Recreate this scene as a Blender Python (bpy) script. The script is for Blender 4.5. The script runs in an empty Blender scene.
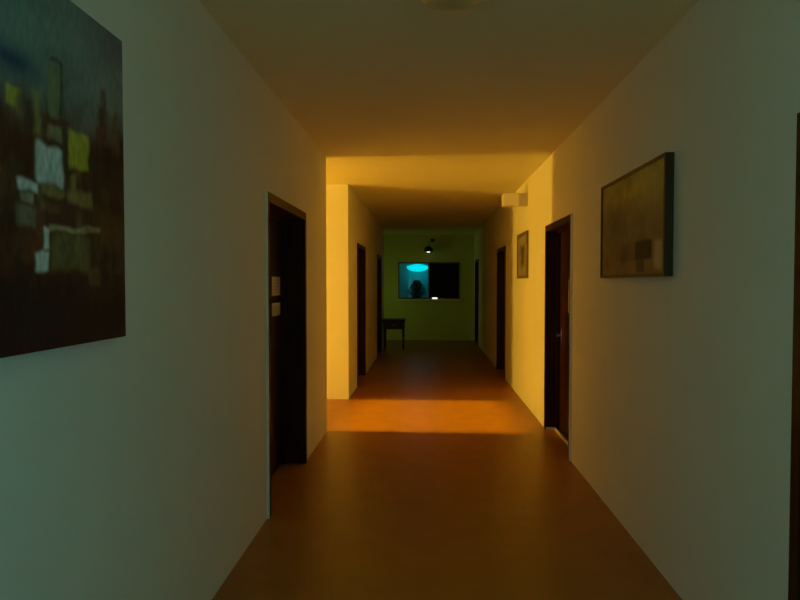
import bpy, bmesh, math, random
import numpy as np
from mathutils import Vector, Matrix, noise

scene = bpy.context.scene
COL = scene.collection

# ---------------------------------------------------------------- camera, world, light, exposure
EYE = 1.468
YAW, PITCH, FPX = math.radians(2.67), math.radians(1.62), 600.0
CF = Vector((-math.sin(YAW) * math.cos(PITCH), math.cos(YAW) * math.cos(PITCH), -math.sin(PITCH)))
CR = Vector((math.cos(YAW), math.sin(YAW), 0))
CU = CR.cross(CF)
cam_data = bpy.data.cameras.new('camera')
cam_data.sensor_width = 36
cam_data.lens = FPX * 36 / 800
cam_data.clip_start = 0.02
cam = bpy.data.objects.new('camera', cam_data)
COL.objects.link(cam)
m = Matrix((CR, CU, -CF)).transposed().to_4x4()
m.translation = Vector((0, 0, EYE))
cam.matrix_world = m
scene.camera = cam

world = bpy.data.worlds.new('night')
scene.world = world
world.use_nodes = True
world.node_tree.nodes['Background'].inputs[0].default_value = (0.02, 0.05, 0.05, 1)
world.node_tree.nodes['Background'].inputs[1].default_value = 0.05

vs = scene.view_settings
vs.view_transform = 'Standard'
vs.look = 'None'
vs.gamma = 1
vs.use_curve_mapping = False
vs.exposure = 0
scene.cycles.max_bounces = 12
scene.cycles.diffuse_bounces = 8
scene.cycles.sample_clamp_indirect = 4


def area(name, loc, aim, sx, sy, power, color, spread=180):
    d = bpy.data.lights.new(name, 'AREA')
    d.shape = 'RECTANGLE'
    d.size, d.size_y = sx, sy
    d.energy = power
    d.color = color
    d.spread = math.radians(spread)
    o = bpy.data.objects.new(name, d)
    COL.objects.link(o)
    o.location = loc
    o.rotation_euler = (Vector(aim) - Vector(loc)).to_track_quat('-Z', 'Y').to_euler()
    return o


# sun lamp added to light the crossing floor, through an added ceiling hole
sd = bpy.data.lights.new('added_floor_sun', 'SUN')
sd.energy, sd.color, sd.angle = 4.5, (1.0, 0.66, 0.015), math.radians(4)
sun = bpy.data.objects.new('added_floor_sun', sd)
COL.objects.link(sun)
sun.rotation_euler = Vector((1.0, 0.0, -1.0)).to_track_quat('-Z', 'Y').to_euler()
# warm area lamp for the unseen source in the side passage
area('passage_warm_light', (-4.45, 6.02, 1.40), (0, 6.02, 1.40), 0.24, 2.45, 114, (1.0, 0.56, 0.050))
# cool lamps added near the viewer, in two added, unseen wall openings
area('cool_fill_light', (1.42, -0.95, 1.35), (0.3, -0.1, 1.30), 1.05, 1.25, 13.5, (0.26, 0.83, 1.0))
area('cool_fill_light', (-1.24, -0.95, 1.35), (-0.1, -0.1, 1.30), 1.05, 1.25, 13.5, (0.26, 0.83, 1.0))
# greenish fill lamp added out of view in the recess to brighten the end wall
area('recess_fill_light', (-2.5, 14.0, 1.15), (0.3, 15.4, 1.3), 0.7, 1.3, 1.6, (0.68, 1.0, 0.20), 100)

# ---------------------------------------------------------------- dimensions
XL, XR, ZC = -1.0, 1.18, 2.70          # corridor walls and ceiling
YB, YE = -3.4, 15.4                    # corridor ends
P0, P1 = 5.88, 7.50                    # side passage
E0 = 13.55                             # recess at the far left end
TH = 0.26                              # wall thickness
REC = 0.18                             # how deep the doors sit


# ---------------------------------------------------------------- materials
def mat(name, color, rough=0.6, spec=0.5, metal=0.0, vary=0.0, scale=8.0, bump=0.0, bscale=200.0, emit=None, estr=0.0):
    mt = bpy.data.materials.new(name)
    mt.use_nodes = True
    nt = mt.node_tree
    b = nt.nodes['Principled BSDF']
    b.inputs['Base Color'].default_value = (*color, 1)
    b.inputs['Roughness'].default_value = rough
    b.inputs['Metallic'].default_value = metal
    b.inputs['Specular IOR Level'].default_value = spec
    tc = nt.nodes.new('ShaderNodeTexCoord')
    if vary:
        n = nt.nodes.new('ShaderNodeTexNoise')
        n.inputs['Scale'].default_value = scale
        n.inputs['Detail'].default_value = 5
        nt.links.new(tc.outputs['Object'], n.inputs['Vector'])
        r = nt.nodes.new('ShaderNodeValToRGB')
        r.color_ramp.elements[0].position = 0.3
        r.color_ramp.elements[1].position = 0.7
        r.color_ramp.elements[0].color = (*[c * (1 - vary) for c in color], 1)
        r.color_ramp.elements[1].color = (*[min(1, c * (1 + vary)) for c in color], 1)
        nt.links.new(n.outputs['Fac'], r.inputs['Fac'])
        nt.links.new(r.outputs['Color'], b.inputs['Base Color'])
    if bump:
        n2 = nt.nodes.new('ShaderNodeTexNoise')
        n2.inputs['Scale'].default_value = bscale
        n2.inputs['Detail'].default_value = 3
        nt.links.new(tc.outputs['Object'], n2.inputs['Vector'])
        bp = nt.nodes.new('ShaderNodeBump')
        bp.inputs['Strength'].default_value = bump
        bp.inputs['Distance'].default_value = 0.004
        nt.links.new(n2.outputs['Fac'], bp.inputs['Height'])
        nt.links.new(bp.outputs['Normal'], b.inputs['Normal'])
    if emit:
        b.inputs['Emission Color'].default_value = (*emit, 1)
        b.inputs['Emission Strength'].default_value = estr
    return mt


def wood(name, c0, c1, rough=0.35, spec=0.25):
    mt = mat(name, c0, rough, spec)
    nt = mt.node_tree
    b = nt.nodes['Principled BSDF']
    tc = nt.nodes.new('ShaderNodeTexCoord')
    mp = nt.nodes.new('ShaderNodeMapping')
    mp.inputs['Scale'].default_value = (14, 14, 0.8)
    n = nt.nodes.new('ShaderNodeTexNoise')
    n.inputs['Scale'].default_value = 3
    n.inputs['Detail'].default_value = 6
    r = nt.nodes.new('ShaderNodeValToRGB')
    r.color_ramp.elements[0].position = 0.35
    r.color_ramp.elements[1].position = 0.7
    r.color_ramp.elements[0].color = (*c0, 1)
    r.color_ramp.elements[1].color = (*c1, 1)
    nt.links.new(tc.outputs['Object'], mp.inputs['Vector'])
    nt.links.new(mp.outputs['Vector'], n.inputs['Vector'])
    nt.links.new(n.outputs['Fac'], r.inputs['Fac'])
    nt.links.new(r.outputs['Color'], b.inputs['Base Color'])
    return mt


def paint_mat(name, rough=0.6):
    mt = mat(name, (0.5, 0.5, 0.5), rough, spec=0.12)
    nt = mt.node_tree
    a = nt.nodes.new('ShaderNodeAttribute')
    a.attribute_name = 'paint'
    nt.links.new(a.outputs['Color'], nt.nodes['Principled BSDF'].inputs['Base Color'])
    return mt


def glass_mat(name, tint):
    mt = bpy.data.materials.new(name)
    mt.use_nodes = True
    nt = mt.node_tree
    nt.nodes.remove(nt.nodes['Principled BSDF'])
    out = nt.nodes['Material Output']
    t = nt.nodes.new('ShaderNodeBsdfTransparent')
    t.inputs[0].default_value = (*tint, 1)
    g = nt.nodes.new('ShaderNodeBsdfGlossy')
    g.inputs['Roughness'].default_value = 0.03
    fr = nt.nodes.new('ShaderNodeFresnel')
    fr.inputs[0].default_value = 1.22
    mx = nt.nodes.new('ShaderNodeMixShader')
    nt.links.new(fr.outputs[0], mx.inputs[0])
    nt.links.new(t.outputs[0], mx.inputs[1])
    nt.links.new(g.outputs[0], mx.inputs[2])
    nt.links.new(mx.outputs[0], out.inputs[0])
    return mt


M_WALL = mat('cream_plaster', (0.83, 0.82, 0.67), 0.75, 0.25, vary=0.02, scale=1.5, bump=0.25, bscale=160)
M_CEIL = mat('ceiling_paint', (0.82, 0.80, 0.52), 0.85, 0.2, vary=0.02, scale=1.2, bump=0.15, bscale=120)
M_GREEN = mat('green_paint', (0.52, 0.62, 0.18), 0.7, 0.3, vary=0.04, scale=2, bump=0.15, bscale=120)
M_ROOM = mat('office_wall_paint', (0.45, 0.62, 0.62), 0.8, 0.2, vary=0.03, scale=2)
M_FLOOR = mat('terracotta_floor', (0.38, 0.142, 0.020), 0.38, 0.45, vary=0.09, scale=5, bump=0.05, bscale=40)
M_DOOR = wood('dark_door_wood', (0.026, 0.006, 0.005), (0.050, 0.013, 0.009), 0.38)
M_FRAME = wood('dark_frame_wood', (0.030, 0.007, 0.004), (0.062, 0.015, 0.007), 0.42)
M_BEAD = mat('white_trim_paint', (0.86, 0.86, 0.78), 0.5)
M_PALE = mat('worn_pale_edge', (0.62, 0.58, 0.48), 0.6, vary=0.2, scale=30)
M_METAL = mat('brushed_metal', (0.75, 0.73, 0.70), 0.25, metal=1.0)
M_PAPER = mat('notice_paper', (0.66, 0.62, 0.48), 0.8, vary=0.06, scale=20)
M_INK = mat('notice_ink', (0.50, 0.46, 0.36), 0.8)
M_BLACK = mat('black_plastic', (0.010, 0.011, 0.011), 0.3)
M_WHITE = mat('white_plastic', (0.88, 0.84, 0.66), 0.4)
M_GREY = mat('grey_plastic', (0.62, 0.58, 0.50), 0.5)
M_OPAL = mat('opal_lamp_glass', (0.62, 0.62, 0.32), 0.3)
M_CANVAS = mat('canvas_edge', (0.06, 0.05, 0.05), 0.8, vary=0.2, scale=20)
M_PAINT = paint_mat('painted_canvas', 0.55)
M_PFRAME = wood('picture_frame_wood', (0.07, 0.04, 0.018), (0.12, 0.07, 0.03), 0.4)
M_PFRAME2 = wood('olive_frame_wood', (0.17, 0.12, 0.045), (0.25, 0.18, 0.07), 0.5)
M_ALU = mat('grey_window_frame', (0.10, 0.11, 0.10), 0.5)
M_GLASS = glass_mat('clear_pane', (0.92, 0.97, 0.97))
M_DARKPANE = mat('black_pane', (0.003, 0.003, 0.004), 0.35, 0.08)
M_TABLE = wood('black_table_wood', (0.010, 0.010, 0.009), (0.022, 0.020, 0.016), 0.4)
M_LEAF = mat('dark_leaf', (0.03, 0.07, 0.025), 0.5, vary=0.3, scale=20)
M_POT = mat('dark_pot', (0.05, 0.05, 0.045), 0.5)
M_CYAN = mat('cyan_glowing_shade', (0.2, 0.6, 0.6), 0.5, emit=(0.0, 0.80, 0.90), estr=1.0)
M_BULB = mat('white_glowing_bulb', (0.9, 0.9, 0.85), 0.4, emit=(0.85, 1.0, 0.85), estr=1.2)
M_LED = mat('white_glowing_lens', (0.9, 0.9, 0.9), 0.4, emit=(0.9, 1.0, 0.92), estr=1.3)


# ---------------------------------------------------------------- mesh helpers
def box(bm, x0, x1, y0, y1, z0, z1, mi=0, bevel=0.0):
    vs_ = [bm.verts.new(p) for p in ((x0, y0, z0), (x1, y0, z0), (x1, y1, z0), (x0, y1, z0),
                                     (x0, y0, z1), (x1, y0, z1), (x1, y1, z1), (x0, y1, z1))]
    fs = [bm.faces.new([vs_[i] for i in q]) for q in
          ((3, 2, 1, 0), (4, 5, 6, 7), (0, 1, 5, 4), (1, 2, 6, 5), (2, 3, 7, 6), (3, 0, 4, 7))]
    for f in fs:
        f.material_index = mi
    if bevel:
        es = list({e for f in fs for e in f.edges})
        bmesh.ops.bevel(bm, geom=es, offset=bevel, segments=2, affect='EDGES', profile=0.5)


def lathe(bm, cx, cy, prof, n=40, sx=1.0, sy=1.0, axis='z', base=0.0):
    """prof = [(radius, height)]; axis 'z' up, or 'y' / 'x' for a body lying along that axis."""
    rings = []
    for r, h in prof:
        ring = []
        for k in range(n):
            a = 2 * math.pi * k / n
            u, v = r * math.cos(a) * sx, r * math.sin(a) * sy
            if axis == 'z':
                p = (cx + u, cy + v, h)
            elif axis == 'y':
                p = (cx + u, h, base + v)
            else:
                p = (h, cy + u, base + v)
            ring.append(bm.verts.new(p))
        rings.append(ring)
    for a, b in zip(rings, rings[1:]):
        for k in range(n):
            bm.faces.new((a[k], a[(k + 1) % n], b[(k + 1) % n], b[k]))
    bm.faces.new(list(reversed(rings[0])))
    bm.faces.new(rings[-1])


def tube(bm, pts, r, n=10):
    pts = [Vector(p) for p in pts]
    rings = []
    for i, p in enumerate(pts):
        d = (pts[min(i + 1, len(pts) - 1)] - pts[max(i - 1, 0)]).normalized()
        up = Vector((0, 0, 1)) if abs(d.z) < 0.9 else Vector((1, 0, 0))
        s = d.cross(up).normalized()
        t = s.cross(d).normalized()
        rings.append([bm.verts.new(p + s * (r * math.cos(2 * math.pi * k / n)) + t * (r * math.sin(2 * math.pi * k / n)))
                      for k in range(n)])
    for a, b in zip(rings, rings[1:]):
        for k in range(n):
            bm.faces.new((a[k], a[(k + 1) % n], b[(k + 1) % n], b[k]))
    bm.faces.new(list(reversed(rings[0])))
    bm.faces.new(rings[-1])


def obj(name, bm, material, parent=None, smooth=False):
    """link bm as one mesh object; vertices are given in world space, parent origin is subtracted"""
    bmesh.ops.recalc_face_normals(bm, faces=bm.faces)
    me = bpy.data.meshes.new(name)
    off = Vector((0, 0, 0))
    if parent is not None:
        p = parent
        while p is not None:
            off += p.location
            p = p.parent
        bmesh.ops.translate(bm, verts=bm.verts, vec=-off)
    bm.to_mesh(me)
    bm.free()
    for mm in (material if isinstance(material, (list, tuple)) else [material]):
        me.materials.append(mm)
    if smooth:
        for p in me.polygons:
            p.use_smooth = True
        me.set_sharp_from_angle(angle=math.radians(40))
    o = bpy.data.objects.new(name, me)
    COL.objects.link(o)
    if parent is not None:
        o.parent = parent
    return o


def thing(name, loc, label, cat, group=None, kind=None):
    o = bpy.data.objects.new(name, None)
    o.empty_display_size = 0.1
    COL.objects.link(o)
    o.location = loc
    return tag(o, label, cat, group, kind)


def tag(o, label, cat, group=None, kind=None):
    o['label'] = label
    o['category'] = cat
    if group:
        o['group'] = group
    if kind:
        o['kind'] = kind
    return o


def boxes(name, material, parent, *bs, bevel=0.0):
    bm = bmesh.new()
    for b in bs:
        box(bm, *b, bevel=bevel)
    return obj(name, bm, material, parent)


# ---------------------------------------------------------------- the shell
def wall_cells(along, cuts_a, cuts_z, holes, fixed0, fixed1):
    """boxes of a wall with rectangular holes (a0, a1, z0, z1)"""
    bm = bmesh.new()
    A = sorted(set(cuts_a + [v for h in holes for v in h[:2]]))
    for a0, a1 in zip(A, A[1:]):
        hs = [h for h in holes if h[0] <= a0 + 1e-6 and h[1] >= a1 - 1e-6]
        Z = sorted(set(cuts_z + [min(max(v, cuts_z[0]), cuts_z[-1]) for h in hs for v in h[2:]]))
        for z0, z1 in zip(Z, Z[1:]):
            if any(h[2] <= z0 + 1e-6 and h[3] >= z1 - 1e-6 for h in hs):
                continue
            if along == 'y':
                box(bm, fixed0, fixed1, a0, a1, z0, z1)
            else:
                box(bm, a0, a1, fixed0, fixed1, z0, z1)
    return bm


def structure(name, bm, material, label, cat):
    return tag(obj(name, bm, material), label, cat, kind='structure')


DH = 2.035   # door opening height
LD = [(3.665, 4.845), (8.43, 9.50), (11.75, 12.75)]          # left doors
RD = [(0.95, 1.975), (4.985, 6.07), (9.20, 10.28), (14.05, 15.05)]    # right doors

# the left wall in three runs: before the passage, after it, and its return at the far end
structure('wall_left', wall_cells('y', [YB, P0], [0, ZC], [(-1.5, -0.4, 0.7, 2.0), (LD[0][0], LD[0][1], 0, DH)], XL - TH, XL), M_WALL,  # first hole is added for a cool lamp, out of view
          'cream plaster wall on the left, carrying the large abstract painting', 'wall')
structure('wall_left', wall_cells('y', [P1, E0], [0, ZC], [(a, b, 0, DH) for a, b in LD[1:]], XL - TH, XL), M_WALL,
          'left wall of the dark stretch of corridor beyond the lit side passage', 'wall')
structure('wall_right', wall_cells('y', [YB, YE], [0, ZC], [(-1.5, -0.4, 0.7, 2.0)] + [(a, b, 0, DH if a > 2 else DH - 0.03) for a, b in RD], XR, XR + TH), M_WALL,  # first hole, also unseen, is added for the other cool lamp
          'long cream plaster wall on the right, with two framed pictures', 'wall')
WX0, WX1, WZ0, WZ1 = -0.765, 0.815, 1.06, 2.00
structure('wall_end', wall_cells('x', [-2.6, XR + TH], [0, ZC], [(WX0, WX1, WZ0, WZ1)], YE, YE + 0.16), M_GREEN,
          'dull green end wall with the wide two-pane window', 'wall')
structure('wall_back', wall_cells('x', [XL - TH, XR + TH], [0, ZC], [], YB - 0.12, YB), M_WALL,
          'cream wall closing the corridor behind the viewer', 'wall')

bm = bmesh.new()
# side passage walls
box(bm, -8.0, XL - TH, P0 - TH, P0, 0, ZC)
structure('wall_passage', bm, M_WALL, 'near wall of the side passage on the left', 'wall')
bm = bmesh.new()
box(bm, -8.0, XL - TH, P1, P1 + TH, 0, ZC)
box(bm, -4.6, -4.47, P0, P1, 0, ZC)
structure('wall_passage', bm, M_WALL, 'far wall of the side passage, seen as the bright orange strip', 'wall')
# far-left recess
bm = bmesh.new()
box(bm, -2.6, XL - TH, E0 - TH, E0, 0, ZC)
box(bm, -2.72, -2.6, E0 - TH, YE, 0, ZC)
structure('wall_recess', bm, M_WALL, 'return walls of the dark recess at the far left end', 'wall')
# office behind the end window
bm = bmesh.new()
y0, y1 = YE + 0.16, 17.9
box(bm, -1.5, -1.4, y0, y1, 0, ZC)
box(bm, 1.4, 1.5, y0, y1, 0, ZC)
box(bm, -1.4, 1.4, y1 - 0.1, y1, 0, ZC)
structure('wall_office', bm, M_ROOM, 'walls of the office behind the end window, washed in cyan light', 'wall')

bm = bmesh.new()
box(bm, -8.2, 2.6, YB - 0.12, 18.0, -0.12, 0)
structure('floor', bm, M_FLOOR, 'reddish brown smooth corridor floor with a soft sheen', 'floor')
bm = bmesh.new()
GAP = (-3.62, -1.78)                     # unseen ceiling hole added over the side passage to let the sun lamp in
box(bm, -8.2, GAP[0], YB - 0.12, 18.0, ZC, ZC + 0.06)
box(bm, GAP[1], 2.6, YB - 0.12, 18.0, ZC, ZC + 0.06)
box(bm, GAP[0], GAP[1], YB - 0.12, P0 - 0.1, ZC, ZC + 0.06)
box(bm, GAP[0], GAP[1], P1 + 0.1, 18.0, ZC, ZC + 0.06)
structure('ceiling', bm, M_CEIL, 'plain painted corridor ceiling', 'ceiling')


# ---------------------------------------------------------------- doors
door_no = [0]


def door(side, y0, y1, label, handle_at=None, bead=True, foot=False, REC=REC, DH=DH):
    """side -1 left wall, +1 right wall; a leaf set back REC behind a dark wooden frame"""
    door_no[0] += 1
    xw = XL if side < 0 else XR
    t = thing('door_%d' % door_no[0], (xw, (y0 + y1) / 2, 0), label, 'door', kind='structure')

    def X(d):   # d metres into the wall (negative = proud of it)
        return xw + side * d

    def b(d0, d1, a0, a1, z0, z1):
        return (min(X(d0), X(d1)), max(X(d0), X(d1)), a0, a1, z0, z1)
    J = 0.045
    fr = boxes('door_frame', M_FRAME, t, b(-0.012, TH - 0.005, y0, y0 + J, 0, DH), b(-0.012, TH - 0.005, y1 - J, y1, 0, DH),
               b(-0.012, TH - 0.005, y0 + J, y1 - J, DH - 0.06, DH))
    boxes('door_stop', M_FRAME, fr, b(REC - 0.03, REC, y0 + J, y0 + J + 0.014, 0, DH - 0.06),
          b(REC - 0.03, REC, y1 - J - 0.014, y1 - J, 0, DH - 0.06), b(REC - 0.03, REC, y0 + J, y1 - J, DH - 0.075, DH - 0.06))
    bm = bmesh.new()
    box(bm, *b(REC, REC + 0.042, y0 + J + 0.002, y1 - J - 0.002, 0.008, DH - 0.062))
    leaf = obj('door_leaf', bm, M_DOOR, t)
    if handle_at is not None:
        bm = bmesh.new()
        yh, zh = handle_at, 0.955
        box(bm, *b(REC - 0.008, REC, yh - 0.02, yh + 0.02, zh - 0.10, zh + 0.06), bevel=0.003)
        tube(bm, [(X(REC - 0.008), yh, zh), (X(REC - 0.055), yh, zh), (X(REC - 0.06), yh - 0.03, zh),
                  (X(REC - 0.06), yh - 0.125, zh + 0.004)], 0.009)
        h = obj('door_handle', bm, M_METAL, leaf, smooth=True)
        h['label'] = 'small shiny metal lever handle'
    if bead:
        o = boxes('edge_bead', M_BEAD, t, b(-0.015, 0.0, y0 - 0.009, y0, 0, DH + 0.004))
        o['label'] = 'thin pale strip along the near edge of the frame'
    if foot:
        o = boxes('threshold_strip', M_PALE, t, b(0.0, REC - 0.03, y1 - J - 0.012, y1 - J, 0, 0.028),
                  b(REC - 0.045, REC - 0.03, y0 + J, y1 - J - 0.012, 0, 0.022))
        o['label'] = 'pale worn strip along the foot of the door'
    return t


door(-1, *LD[0], label='dark wooden door in the left wall nearest the viewer, with two paper notices', handle_at=None)
door(-1, *LD[1], label='dark door in the left wall just past the lit side passage', bead=False)
door(-1, *LD[2], label='barely visible far door on the left, before the small dark table', bead=False)
door(1, *RD[0], label='dark door frame at the right edge of the picture', bead=False, DH=DH - 0.03)
door(1, *RD[1], label='dark wooden door in the right wall with a metal lever handle', handle_at=5.95, foot=True, REC=0.13)
door(1, *RD[2], label='dark door in the right wall beyond the small framed picture', bead=False)
door(1, *RD[3], label='farthest dark door on the right, beside the green end wall', bead=False)


# notices taped to the doors
def notice(xf, side, y0, y1, z0, z1, label, lines, group=None):
    """paper sheet on a door leaf: xf = x of the leaf face"""
    t = thing('paper_notice', (xf, (y0 + y1) / 2, z0), label, 'notice', group)
    s = -side
    bm = bmesh.new()
    box(bm, min(xf, xf + s * 0.002), max(xf, xf + s * 0.002), y0, y1, z0, z1)
    obj('sheet', bm, M_PAPER, t)
    bm = bmesh.new()
    n = lines
    for k in range(n):
        z = z1 - (z1 - z0) * (0.18 + 0.66 * k / max(1, n - 1))
        w = (y1 - y0) * (0.72 if k % 3 else 0.5)
        ymid = (y0 + y1) / 2
        box(bm, min(xf + s * 0.002, xf + s * 0.0026), max(xf + s * 0.002, xf + s * 0.0026), ymid - w / 2, ymid + w / 2, z - 0.004, z + 0.004)
    o = obj('printed_lines', bm, M_INK, t)
    o['label'] = 'blurred rows of print'


xl = XL - REC
notice(xl, -1, 4.49, 4.735, 1.372, 1.515, 'upper paper notice taped to the near left dark door', 5, 'notices on the near left door')
notice(xl, -1, 4.49, 4.735, 1.215, 1.315, 'lower paper notice taped to the near left dark door', 4, 'notices on the near left door')
notice(XR + 0.13, 1, 5.45, 5.66, 1.19, 1.50, 'pale paper notice on the right door, above its lever handle', 9)

# ---------------------------------------------------------------- pictures
def vnoise(x, y, s, seed=0.0):
    return noise.noise(Vector((x * s, y * s, seed)))


def painted_face(name, parent, x, y0, y1, z0, z1, normal, colour, ny, nz, depth):
    """a stretched canvas whose front carries colours as a vertex attribute; colour(u, v): u 0..1 along +y, v 0..1 up"""
    bm = bmesh.new()
    lay = bm.loops.layers.float_color.new('paint')
    g = [[bm.verts.new((x, y0 + (y1 - y0) * i / ny, z0 + (z1 - z0) * j / nz)) for j in range(nz + 1)] for i in range(ny + 1)]
    cols = {v: colour((v.co.y - y0) / (y1 - y0), (v.co.z - z0) / (z1 - z0)) for row in g for v in row}
    for i in range(ny):
        for j in range(nz):
            q = (g[i][j], g[i + 1][j], g[i + 1][j + 1], g[i][j + 1])
            f = bm.faces.new(q)
            for lp in f.loops:
                c = cols[lp.vert]
                lp[lay] = (*[max(0, v) for v in c], 1)
    # sides and back
    xb = x - normal * depth
    fb = [bm.verts.new(p) for p in ((xb, y0, z0), (xb, y1, z0), (xb, y1, z1), (xb, y0, z1))]
    edges = [[g[i][0] for i in range(ny + 1)], [g[ny][j] for j in range(nz + 1)],
             [g[i][nz] for i in range(ny, -1, -1)], [g[0][j] for j in range(nz, -1, -1)]]
    for k, ed in enumerate(edges):
        bm.faces.new(ed + [fb[(k + 1) % 4], fb[k]]).material_index = 1
    bm.faces.new(fb).material_index = 1
    return obj(name, bm, [M_PAINT, M_CANVAS], parent)


def unproject_x(px, py, X):
    d = CF + CR * ((px - 400) / FPX) - CU * ((py - 300) / FPX)
    t = X / d.x
    return t * d.y, EYE + t * d.z


# large canvas on the near left wall
PY0, PY1, PZ0, PZ1 = 0.90, 1.862, 1.299, 2.226
XP = XL + 0.04
strokes = []       # (y0, y1, z0, z1, colour, softness)


def stroke(x0, x1, ya, yb, colour, soft=0.012):
    # a patch measured where it shows on the canvas
    a0, zt = unproject_x(x0, ya, XP)
    a1, zt2 = unproject_x(x1, ya, XP)
    _, zb = unproject_x((x0 + x1) / 2, yb, XP)
    strokes.append((a0, a1, zb, (zt + zt2) / 2, colour, soft * 0.85))


YEL, PALE, OCH, RUST = (0.44, 0.40, 0.035), (0.62, 0.70, 0.64), (0.24, 0.18, 0.06), (0.13, 0.04, 0.02)
for s in ((0, 124, 280, 345, (0.018, 0.012, 0.014), .05), (85, 124, 150, 300, (0.045, 0.020, 0.014), .03),
          (0, 30, 130, 280, (0.045, 0.018, 0.012), .03), (20, 50, 200, 262, RUST, .02), (100, 124, 215, 250, (0.12, 0.05, 0.02), .02),
          (6, 18, 84, 107, YEL, .01), (33, 40, 92, 135, (0.22, 0.22, 0.06), .008), (48, 59, 68, 118, (0.18, 0.21, 0.09), .008),
          (59, 62, 62, 122, (0.05, 0.08, 0.03), .005), (50, 61, 59, 65, (0.06, 0.06, 0.03), .005),
          (44, 70, 118, 127, (0.10, 0.03, 0.02), .01), (48, 62, 127, 142, (0.26, 0.24, 0.14), .01),
          (35, 63, 146, 185, PALE, .012), (62, 69, 130, 190, (0.06, 0.035, 0.02), .008),
          (69, 88, 132, 170, YEL, .010), (70, 76, 174, 205, (0.24, 0.20, 0.05), .01),
          (18, 37, 181, 190, PALE, .008), (19, 34, 192, 203, (0.30, 0.30, 0.20), .008), (17, 35, 206, 226, (0.20, 0.18, 0.12), .012),
          (40, 66, 188, 196, OCH, .008), (42, 60, 202, 212, OCH, .01), (68, 92, 192, 206, OCH, .012), (45, 72, 200, 226, (0.08, 0.025, 0.02), .012),
          (44, 50, 228, 250, PALE, .006), (50, 85, 227, 232, (0.34, 0.30, 0.16), .006), (51, 90, 234, 270, (0.15, 0.12, 0.045), .015),
          (33, 49, 252, 271, PALE, .008), (82, 100, 228, 234, (0.30, 0.20, 0.10), .006), (88, 100, 268, 286, (0.12, 0.07, 0.03), .01),
          (10, 30, 232, 262, (0.10, 0.035, 0.02), .02), (0, 16, 240, 275, (0.08, 0.03, 0.02), .02)):
    stroke(*s)


rs = random.Random(11)
base = list(strokes)
strokes.clear()
for k in range(120):        # loose vertical brush marks under the main blocks
    yy, zz = rs.uniform(PY0, PY1), PZ0 + rs.uniform(0.10, 0.60)
    w, h = rs.uniform(0.012, 0.05), rs.uniform(0.02, 0.16)
    q = rs.choice([(0.13, 0.045, 0.022), (0.09, 0.03, 0.018), (0.17, 0.085, 0.03), (0.03, 0.016, 0.014), (0.15, 0.11, 0.045), (0.05, 0.03, 0.02)])
    strokes.append((yy, yy + w, zz, zz + h, q, rs.uniform(0.008, 0.02)))
strokes += base


def lerp(a, b, t):
    return tuple(x + (y - x) * t for x, y in zip(a, b))


def sstep(a, b, x):
    t = min(1, max(0, (x - a) / (b - a)))
    return t * t * (3 - 2 * t)


def city(u, v):
    y, z = PY0 + u * (PY1 - PY0), PZ0 + v * (PZ1 - PZ0)
    n = vnoise(y, z, 5, 1.3) * 0.5 + vnoise(y, z, 14, 4.1) * 0.3
    streak = vnoise(y * 7, z, 6, 9.0)
    sky = lerp((0.13, 0.19, 0.17), (0.20, 0.20, 0.17), sstep(0.45, 0.95, u))
    sky = lerp(sky, (0.13, 0.11, 0.12), sstep(0.80, 0.98, v) * sstep(.7, .95, u) * 0.8)
    low = lerp((0.040, 0.012, 0.008), (0.13, 0.048, 0.020), (0.5 + 0.5 * streak) * sstep(0.0, 0.45, v))
    horizon = 0.66 + 0.03 * vnoise(y, 0, 9, 2.2)
    c = lerp(low, sky, sstep(horizon - 0.10, horizon + 0.10, v + 0.10 * n))
    blue = math.exp(-((y - 1.36) / 0.10) ** 2 - ((z - 1.985) / 0.035) ** 2)
    c = lerp(c, (0.02, 0.045, 0.09), min(1, blue * 0.9))
    for (a0, a1, z0, z1, col, s) in strokes:
        if y < a0 - 0.04 or y > a1 + 0.04 or z < z0 - 0.04 or z > z1 + 0.04:
            continue
        jy, jz = 0.012 * vnoise(y, z, 18, z0 * 31), 0.012 * vnoise(y, z, 22, a0 * 17)
        w = sstep(a0 - s, a0 + s, y + jy) * (1 - sstep(a1 - s, a1 + s, y + jy)) * sstep(z0 - s, z0 + s, z + jz) * (1 - sstep(z1 - s, z1 + s, z + jz))
        if w > 0:
            c = lerp(c, col, w * (0.72 + 0.28 * vnoise(y * 2, z, 34, z1)))
    k = 1 + 0.35 * n + 0.22 * vnoise(y * 3, z, 40, 7.7)
    return tuple(min(0.85, 1.45 * x * k) for x in c)


t = thing('canvas_painting', (XL, (PY0 + PY1) / 2, PZ0), 'large unframed abstract canvas of yellow and pale blocks on the left wall', 'painting')
painted_face('canvas', t, XP, PY0, PY1, PZ0, PZ1, 1, city, 210, 200, 0.038)


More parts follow.
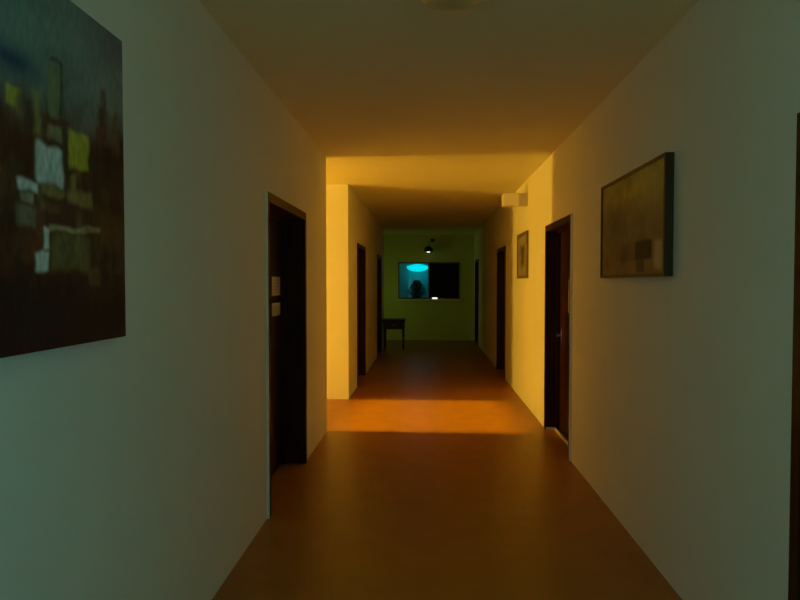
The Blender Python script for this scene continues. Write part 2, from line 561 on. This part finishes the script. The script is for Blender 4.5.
def framed(y0, y1, z0, z1, label, colour, border, depth, ny, nz, mat_w=0.0, wood_mat=None):
    t = thing('framed_picture', (XR, (y0 + y1) / 2, z0), label, 'picture')
    xf, w = XR - depth, border
    bm = bmesh.new()
    for b in ((y0, y0 + w, z0, z1), (y1 - w, y1, z0, z1), (y0 + w, y1 - w, z0, z0 + w), (y0 + w, y1 - w, z1 - w, z1)):
        box(bm, xf, XR - 0.002, *b)
    obj('picture_frame', bm, wood_mat or M_PFRAME, t)
    if mat_w:
        bm = bmesh.new()
        a0, a1, c0, c1, q = y0 + w, y1 - w, z0 + w, z1 - w, mat_w
        for b in ((a0, a0 + q, c0, c1), (a1 - q, a1, c0, c1), (a0 + q, a1 - q, c0, c0 + q), (a0 + q, a1 - q, c1 - q, c1)):
            box(bm, xf + 0.010, xf + 0.018, *b)
        obj('mount_board', bm, mat('pale_mount_board', (0.30, 0.27, 0.18), 0.8, vary=0.05), t)
        painted_face('print', t, xf + 0.014, a0 + q - .002, a1 - q + .002, c0 + q - .002, c1 - q + .002, -1, colour, ny, nz, 0.012)
    else:
        painted_face('canvas', t, xf + 0.008, y0 + w - .002, y1 - w + .002, z0 + w - .002, z1 - w + .002, -1, colour, ny, nz, 0.02)
    return t


def brown_abstract(u, v):
    # u runs away from the viewer: u = 0 is the right-hand side as hung
    h = 1 - u
    n = vnoise(h, v, 3, 5.5) * 0.5 + vnoise(h, v, 9, 2.5) * 0.3 + vnoise(h * 4, v, 9, 8.5) * 0.2
    c = lerp((0.17, 0.115, 0.045), (0.26, 0.20, 0.055), sstep(0.45, 0.9, v))
    c = lerp(c, (0.36, 0.29, 0.05), 0.7 * math.exp(-((h - 0.6) / 0.22) ** 2 - ((v - 0.84) / 0.10) ** 2))
    c = lerp(c, (0.10, 0.085, 0.045), 0.7 * math.exp(-((h - 0.25) / 0.2) ** 2 - ((v - 0.5) / 0.2) ** 2))

    def r(a0, a1, b0, b1, s=0.015):
        return sstep(a0 - s, a0 + s, h) * (1 - sstep(a1 - s, a1 + s, h)) * sstep(b0 - s, b0 + s, v) * (1 - sstep(b1 - s, b1 + s, v))
    c = lerp(c, (0.13, 0.07, 0.035), 0.7 * r(0.36, 0.62, 0.14, 0.32, 0.03))
    c = lerp(c, (0.030, 0.02, 0.012), 0.95 * r(0.60, 0.84, 0.14, 0.32))
    c = lerp(c, (0.07, 0.03, 0.02), 0.8 * r(0.62, 0.74, 0.02, 0.14))
    c = lerp(c, (0.30, 0.22, 0.13), 0.8 * r(0.87, 0.97, 0.04, 0.30))
    c = lerp(c, (0.24, 0.13, 0.07), 0.6 * r(0.36, 0.60, 0.03, 0.12, 0.03))
    return tuple(1.75 * x * (1 + 0.75 * n) for x in c)


def small_print(u, v):
    h = 1 - u
    n = vnoise(h, v, 6, 3.3)
    c = (0.26, 0.21, 0.11)
    w = math.exp(-((h - 0.5) / 0.22) ** 2) * sstep(0.08, 0.2, v) * (1 - sstep(0.78, 0.92, v))
    c = lerp(c, (0.06, 0.05, 0.02), 0.85 * w)
    c = lerp(c, (0.14, 0.05, 0.02), 0.6 * math.exp(-((h - .5) / .12) ** 2 - ((v - .38) / .12) ** 2))
    return tuple(x * (1 + 0.4 * n) for x in c)


framed(2.95, 4.02, 1.50, 2.095, 'wide brown abstract picture in a thin dark frame on the right wall', brown_abstract, 0.017, 0.045, 110, 70)
framed(7.12, 7.88, 1.525, 2.085, 'small framed picture on the right wall between the two doors', small_print, 0.04, 0.026, 30, 30, 0.09, M_PFRAME2)

# ---------------------------------------------------------------- fittings
# round lamp on the ceiling, switched off
LX, LY = 0.10, 2.47
t = thing('ceiling_lamp', (LX, LY, ZC), 'round unlit lamp on the ceiling, cut by the top edge of the picture', 'lamp')
bm = bmesh.new()
lathe(bm, LX, LY, [(0.185, ZC), (0.19, ZC - 0.012), (0.185, ZC - 0.02)], 48)
obj('base_ring', bm, M_GREY, t, True)
bm = bmesh.new()
lathe(bm, LX, LY, [(0.165, ZC - 0.02), (0.164, ZC - 0.04), (0.148, ZC - 0.062), (0.11, ZC - 0.078), (0.06, ZC - 0.087), (0.012, ZC - 0.09)], 48)
obj('lamp_shade', bm, M_OPAL, t, True)

# boxy white fitting high on the right wall, just past the near door
t = thing('wall_light', (XR, 7.25, 2.385), 'small white boxy wall light high on the right wall, sticking out', 'wall light')
boxes('mounting_block', M_GREY, t, (1.075, XR, 7.19, 7.31, 2.385, 2.53), bevel=0.006)
boxes('light_head', M_WHITE, t, (0.895, 1.075, 7.17, 7.33, 2.385, 2.53), bevel=0.006)
o = boxes('end_cap', M_WHITE, t, (0.885, 0.895, 7.18, 7.32, 2.392, 2.522), bevel=0.003)

# black lamp with a bright bulb on the end wall
t = thing('spot_lamp', (0.02, YE, 2.30), 'small black spotlight with a white glint, high on the green wall', 'lamp')
bm = bmesh.new()
box(bm, 0.05, 0.16, YE - 0.03, YE, 2.52, 2.60, bevel=0.006)
obj('wall_plate', bm, M_BLACK, t)
bm = bmesh.new()
tube(bm, [(0.10, YE - 0.03, 2.56), (0.06, YE - 0.10, 2.55), (0.02, YE - 0.18, 2.46), (0.01, YE - 0.20, 2.37)], 0.012)
obj('bracket_arm', bm, M_METAL, t, True)
bm = bmesh.new()
lathe(bm, 0.01, YE - 0.20, [(0.03, 2.40), (0.075, 2.38), (0.105, 2.33), (0.115, 2.27), (0.105, 2.262)], 28)
obj('lamp_head', bm, M_BLACK, t, True)
bm = bmesh.new()
lathe(bm, 0.01, YE - 0.20, [(0.02, 2.275), (0.040, 2.262), (0.042, 2.25), (0.028, 2.238), (0.008, 2.234)], 20)
o = obj('bulb', bm, M_BULB, t, True)
o['label'] = 'small bright white bulb'

# ---------------------------------------------------------------- the end window
t = thing('window_1', ((WX0 + WX1) / 2, YE, WZ0), 'wide window in the green end wall, left pane cyan, right pane black', 'window', kind='structure')
XM = 0.02
F = 0.03
boxes('window_frame', M_ALU, t, (WX0, WX0 + F, YE - 0.012, YE + 0.12, WZ0, WZ1), (WX1 - F, WX1, YE - 0.012, YE + 0.12, WZ0, WZ1),
      (WX0 + F, WX1 - F, YE - 0.012, YE + 0.12, WZ1 - F, WZ1), (WX0 + F, WX1 - F, YE - 0.012, YE + 0.12, WZ0, WZ0 + F),
      (XM - 0.015, XM + 0.015, YE + 0.02, YE + 0.09, WZ0 + F, WZ1 - F))
o = boxes('pane', M_GLASS, t, (WX0 + F, XM - 0.015, YE + 0.055, YE + 0.061, WZ0 + F, WZ1 - F))
o['label'] = 'clear left pane showing the cyan lit room'
o = boxes('pane', M_DARKPANE, t, (XM + 0.015, WX1 - F, YE + 0.035, YE + 0.043, WZ0 + F, WZ1 - F))
o['label'] = 'black right pane'
boxes('window_sill', M_WALL, t, (WX0 - 0.03, WX1 + 0.03, YE - 0.13, YE - 0.0, WZ0 - 0.035, WZ0 - 0.005))

t = thing('night_light', (0.17, YE - 0.07, WZ0 - 0.005), 'small glowing white light on the sill below the black pane', 'light')
boxes('body', M_WHITE, t, (0.10, 0.245, YE - 0.10, YE - 0.035, WZ0 - 0.005, WZ0 + 0.045), bevel=0.010)
o = boxes('lens', M_LED, t, (0.108, 0.237, YE - 0.106, YE - 0.100, WZ0 + 0.004, WZ0 + 0.038), bevel=0.002)
o['label'] = 'bright white front'
t = tag(boxes('small_box', M_GREY, None, (0.31, 0.40, YE - 0.10, YE - 0.04, WZ0 - 0.005, WZ0 + 0.025), bevel=0.004),
        'tiny dim grey box on the sill, right of the white light', 'box')

# cyan lamp hanging in the office
t = thing('pendant_lamp', (-0.30, 17.45, 1.9), 'glowing cyan bowl lamp hanging in the room behind the left pane', 'lamp')
bm = bmesh.new()
lathe(bm, -0.30, 17.45, [(0.02, 1.80), (0.16, 1.815), (0.27, 1.86), (0.325, 1.92), (0.30, 1.955), (0.18, 1.995), (0.04, 2.02)], 40, 1.0, 0.75)
obj('lamp_shade', bm, M_CYAN, t, True)
pl = bpy.data.lights.new('lamp_glow', 'POINT')
pl.energy, pl.color, pl.shadow_soft_size = 0.75, (0.0, 0.62, 0.85), 0.12
po = bpy.data.objects.new('lamp_glow', pl)
COL.objects.link(po)
po.parent = t
po.location = (0, 0.05, -0.15)
bm = bmesh.new()
tube(bm, [(-0.30, 17.45, 2.02), (-0.30, 17.45, 2.35), (-0.30, 17.45, ZC - 0.02)], 0.008)
lathe(bm, -0.30, 17.45, [(0.05, ZC - 0.03), (0.055, ZC)], 20)
obj('hanging_rod', bm, M_BLACK, t, True)

# counter and plant seen as a silhouette through the pane
t = tag(boxes('counter', M_POT, None, (-1.38, 1.38, 15.95, 16.35, 0, 0.98)), 'dark counter behind the end window', 'counter')
t = thing('potted_plant', (-0.30, 16.15, 0.98), 'dark bushy plant silhouetted below the cyan lamp', 'plant')
bm = bmesh.new()
lathe(bm, -0.30, 16.15, [(0.085, 0.98), (0.12, 1.10), (0.125, 1.14)], 24)
obj('pot', bm, M_POT, t, True)
bm = bmesh.new()
rng = random.Random(4)
for k in range(1100):
    a, q, hh = rng.uniform(0, 6.283), rng.random() ** 0.6, rng.random()
    z = 1.12 + 0.40 * hh
    rad = 0.215 * q * (1.0 if hh < 0.45 else max(0.12, 1 - (hh - 0.45) / 0.62))
    c = Vector((-0.30 + rad * math.cos(a), 16.15 + rad * 0.8 * math.sin(a), z))
    d = Vector((math.cos(a), math.sin(a), rng.uniform(-0.2, 0.9))).normalized()
    s = d.cross(Vector((0, 0, 1))).normalized() * 0.024
    L = d * 0.085
    v = [bm.verts.new(p) for p in (c, c + L * 0.5 + s, c + L - Vector((0, 0, 0.012)), c + L * 0.5 - s)]
    bm.faces.new(v)
fo = obj('foliage', bm, M_LEAF, t)

# ---------------------------------------------------------------- dark table by the far left wall
TX0, TX1, TY0, TY1, TZ = -0.985, -0.485, 12.82, 13.30, 0.685
t = thing('side_table', ((TX0 + TX1) / 2, (TY0 + TY1) / 2, 0), 'small dark side table against the far left wall', 'table')
boxes('tabletop', M_TABLE, t, (TX0, TX1, TY0, TY1, TZ - 0.03, TZ), bevel=0.006)
boxes('apron', M_TABLE, t, (TX0 + 0.025, TX1 - 0.025, TY0 + 0.025, TY1 - 0.025, TZ - 0.21, TZ - 0.03))
dr = boxes('drawer', M_TABLE, t, (TX0 + 0.06, TX1 - 0.06, TY0 + 0.012, TY0 + 0.025, TZ - 0.19, TZ - 0.05), bevel=0.004)
bm = bmesh.new()
lathe(bm, (TX0 + TX1) / 2, 0, [(0.014, TY0 + 0.012), (0.018, TY0 - 0.006), (0.010, TY0 - 0.014)], 16, axis='y', base=TZ - 0.12)
obj('knob', bm, M_METAL, dr, True)
for sx in (TX0 + 0.03, TX1 - 0.07):
    for sy in (TY0 + 0.03, TY1 - 0.07):
        bm = bmesh.new()
        vs_ = []
        for z, i in ((0.0, 0.010), (TZ - 0.21, 0.0)):
            vs_.append([bm.verts.new(p) for p in ((sx + i, sy + i, z), (sx + .04 - i, sy + i, z), (sx + .04 - i, sy + .04 - i, z), (sx + i, sy + .04 - i, z))])
        for k in range(4):
            bm.faces.new((vs_[0][k], vs_[0][(k + 1) % 4], vs_[1][(k + 1) % 4], vs_[1][k]))
        bm.faces.new(vs_[0])
        bm.faces.new(vs_[1])
        obj('leg', bm, M_TABLE, t)
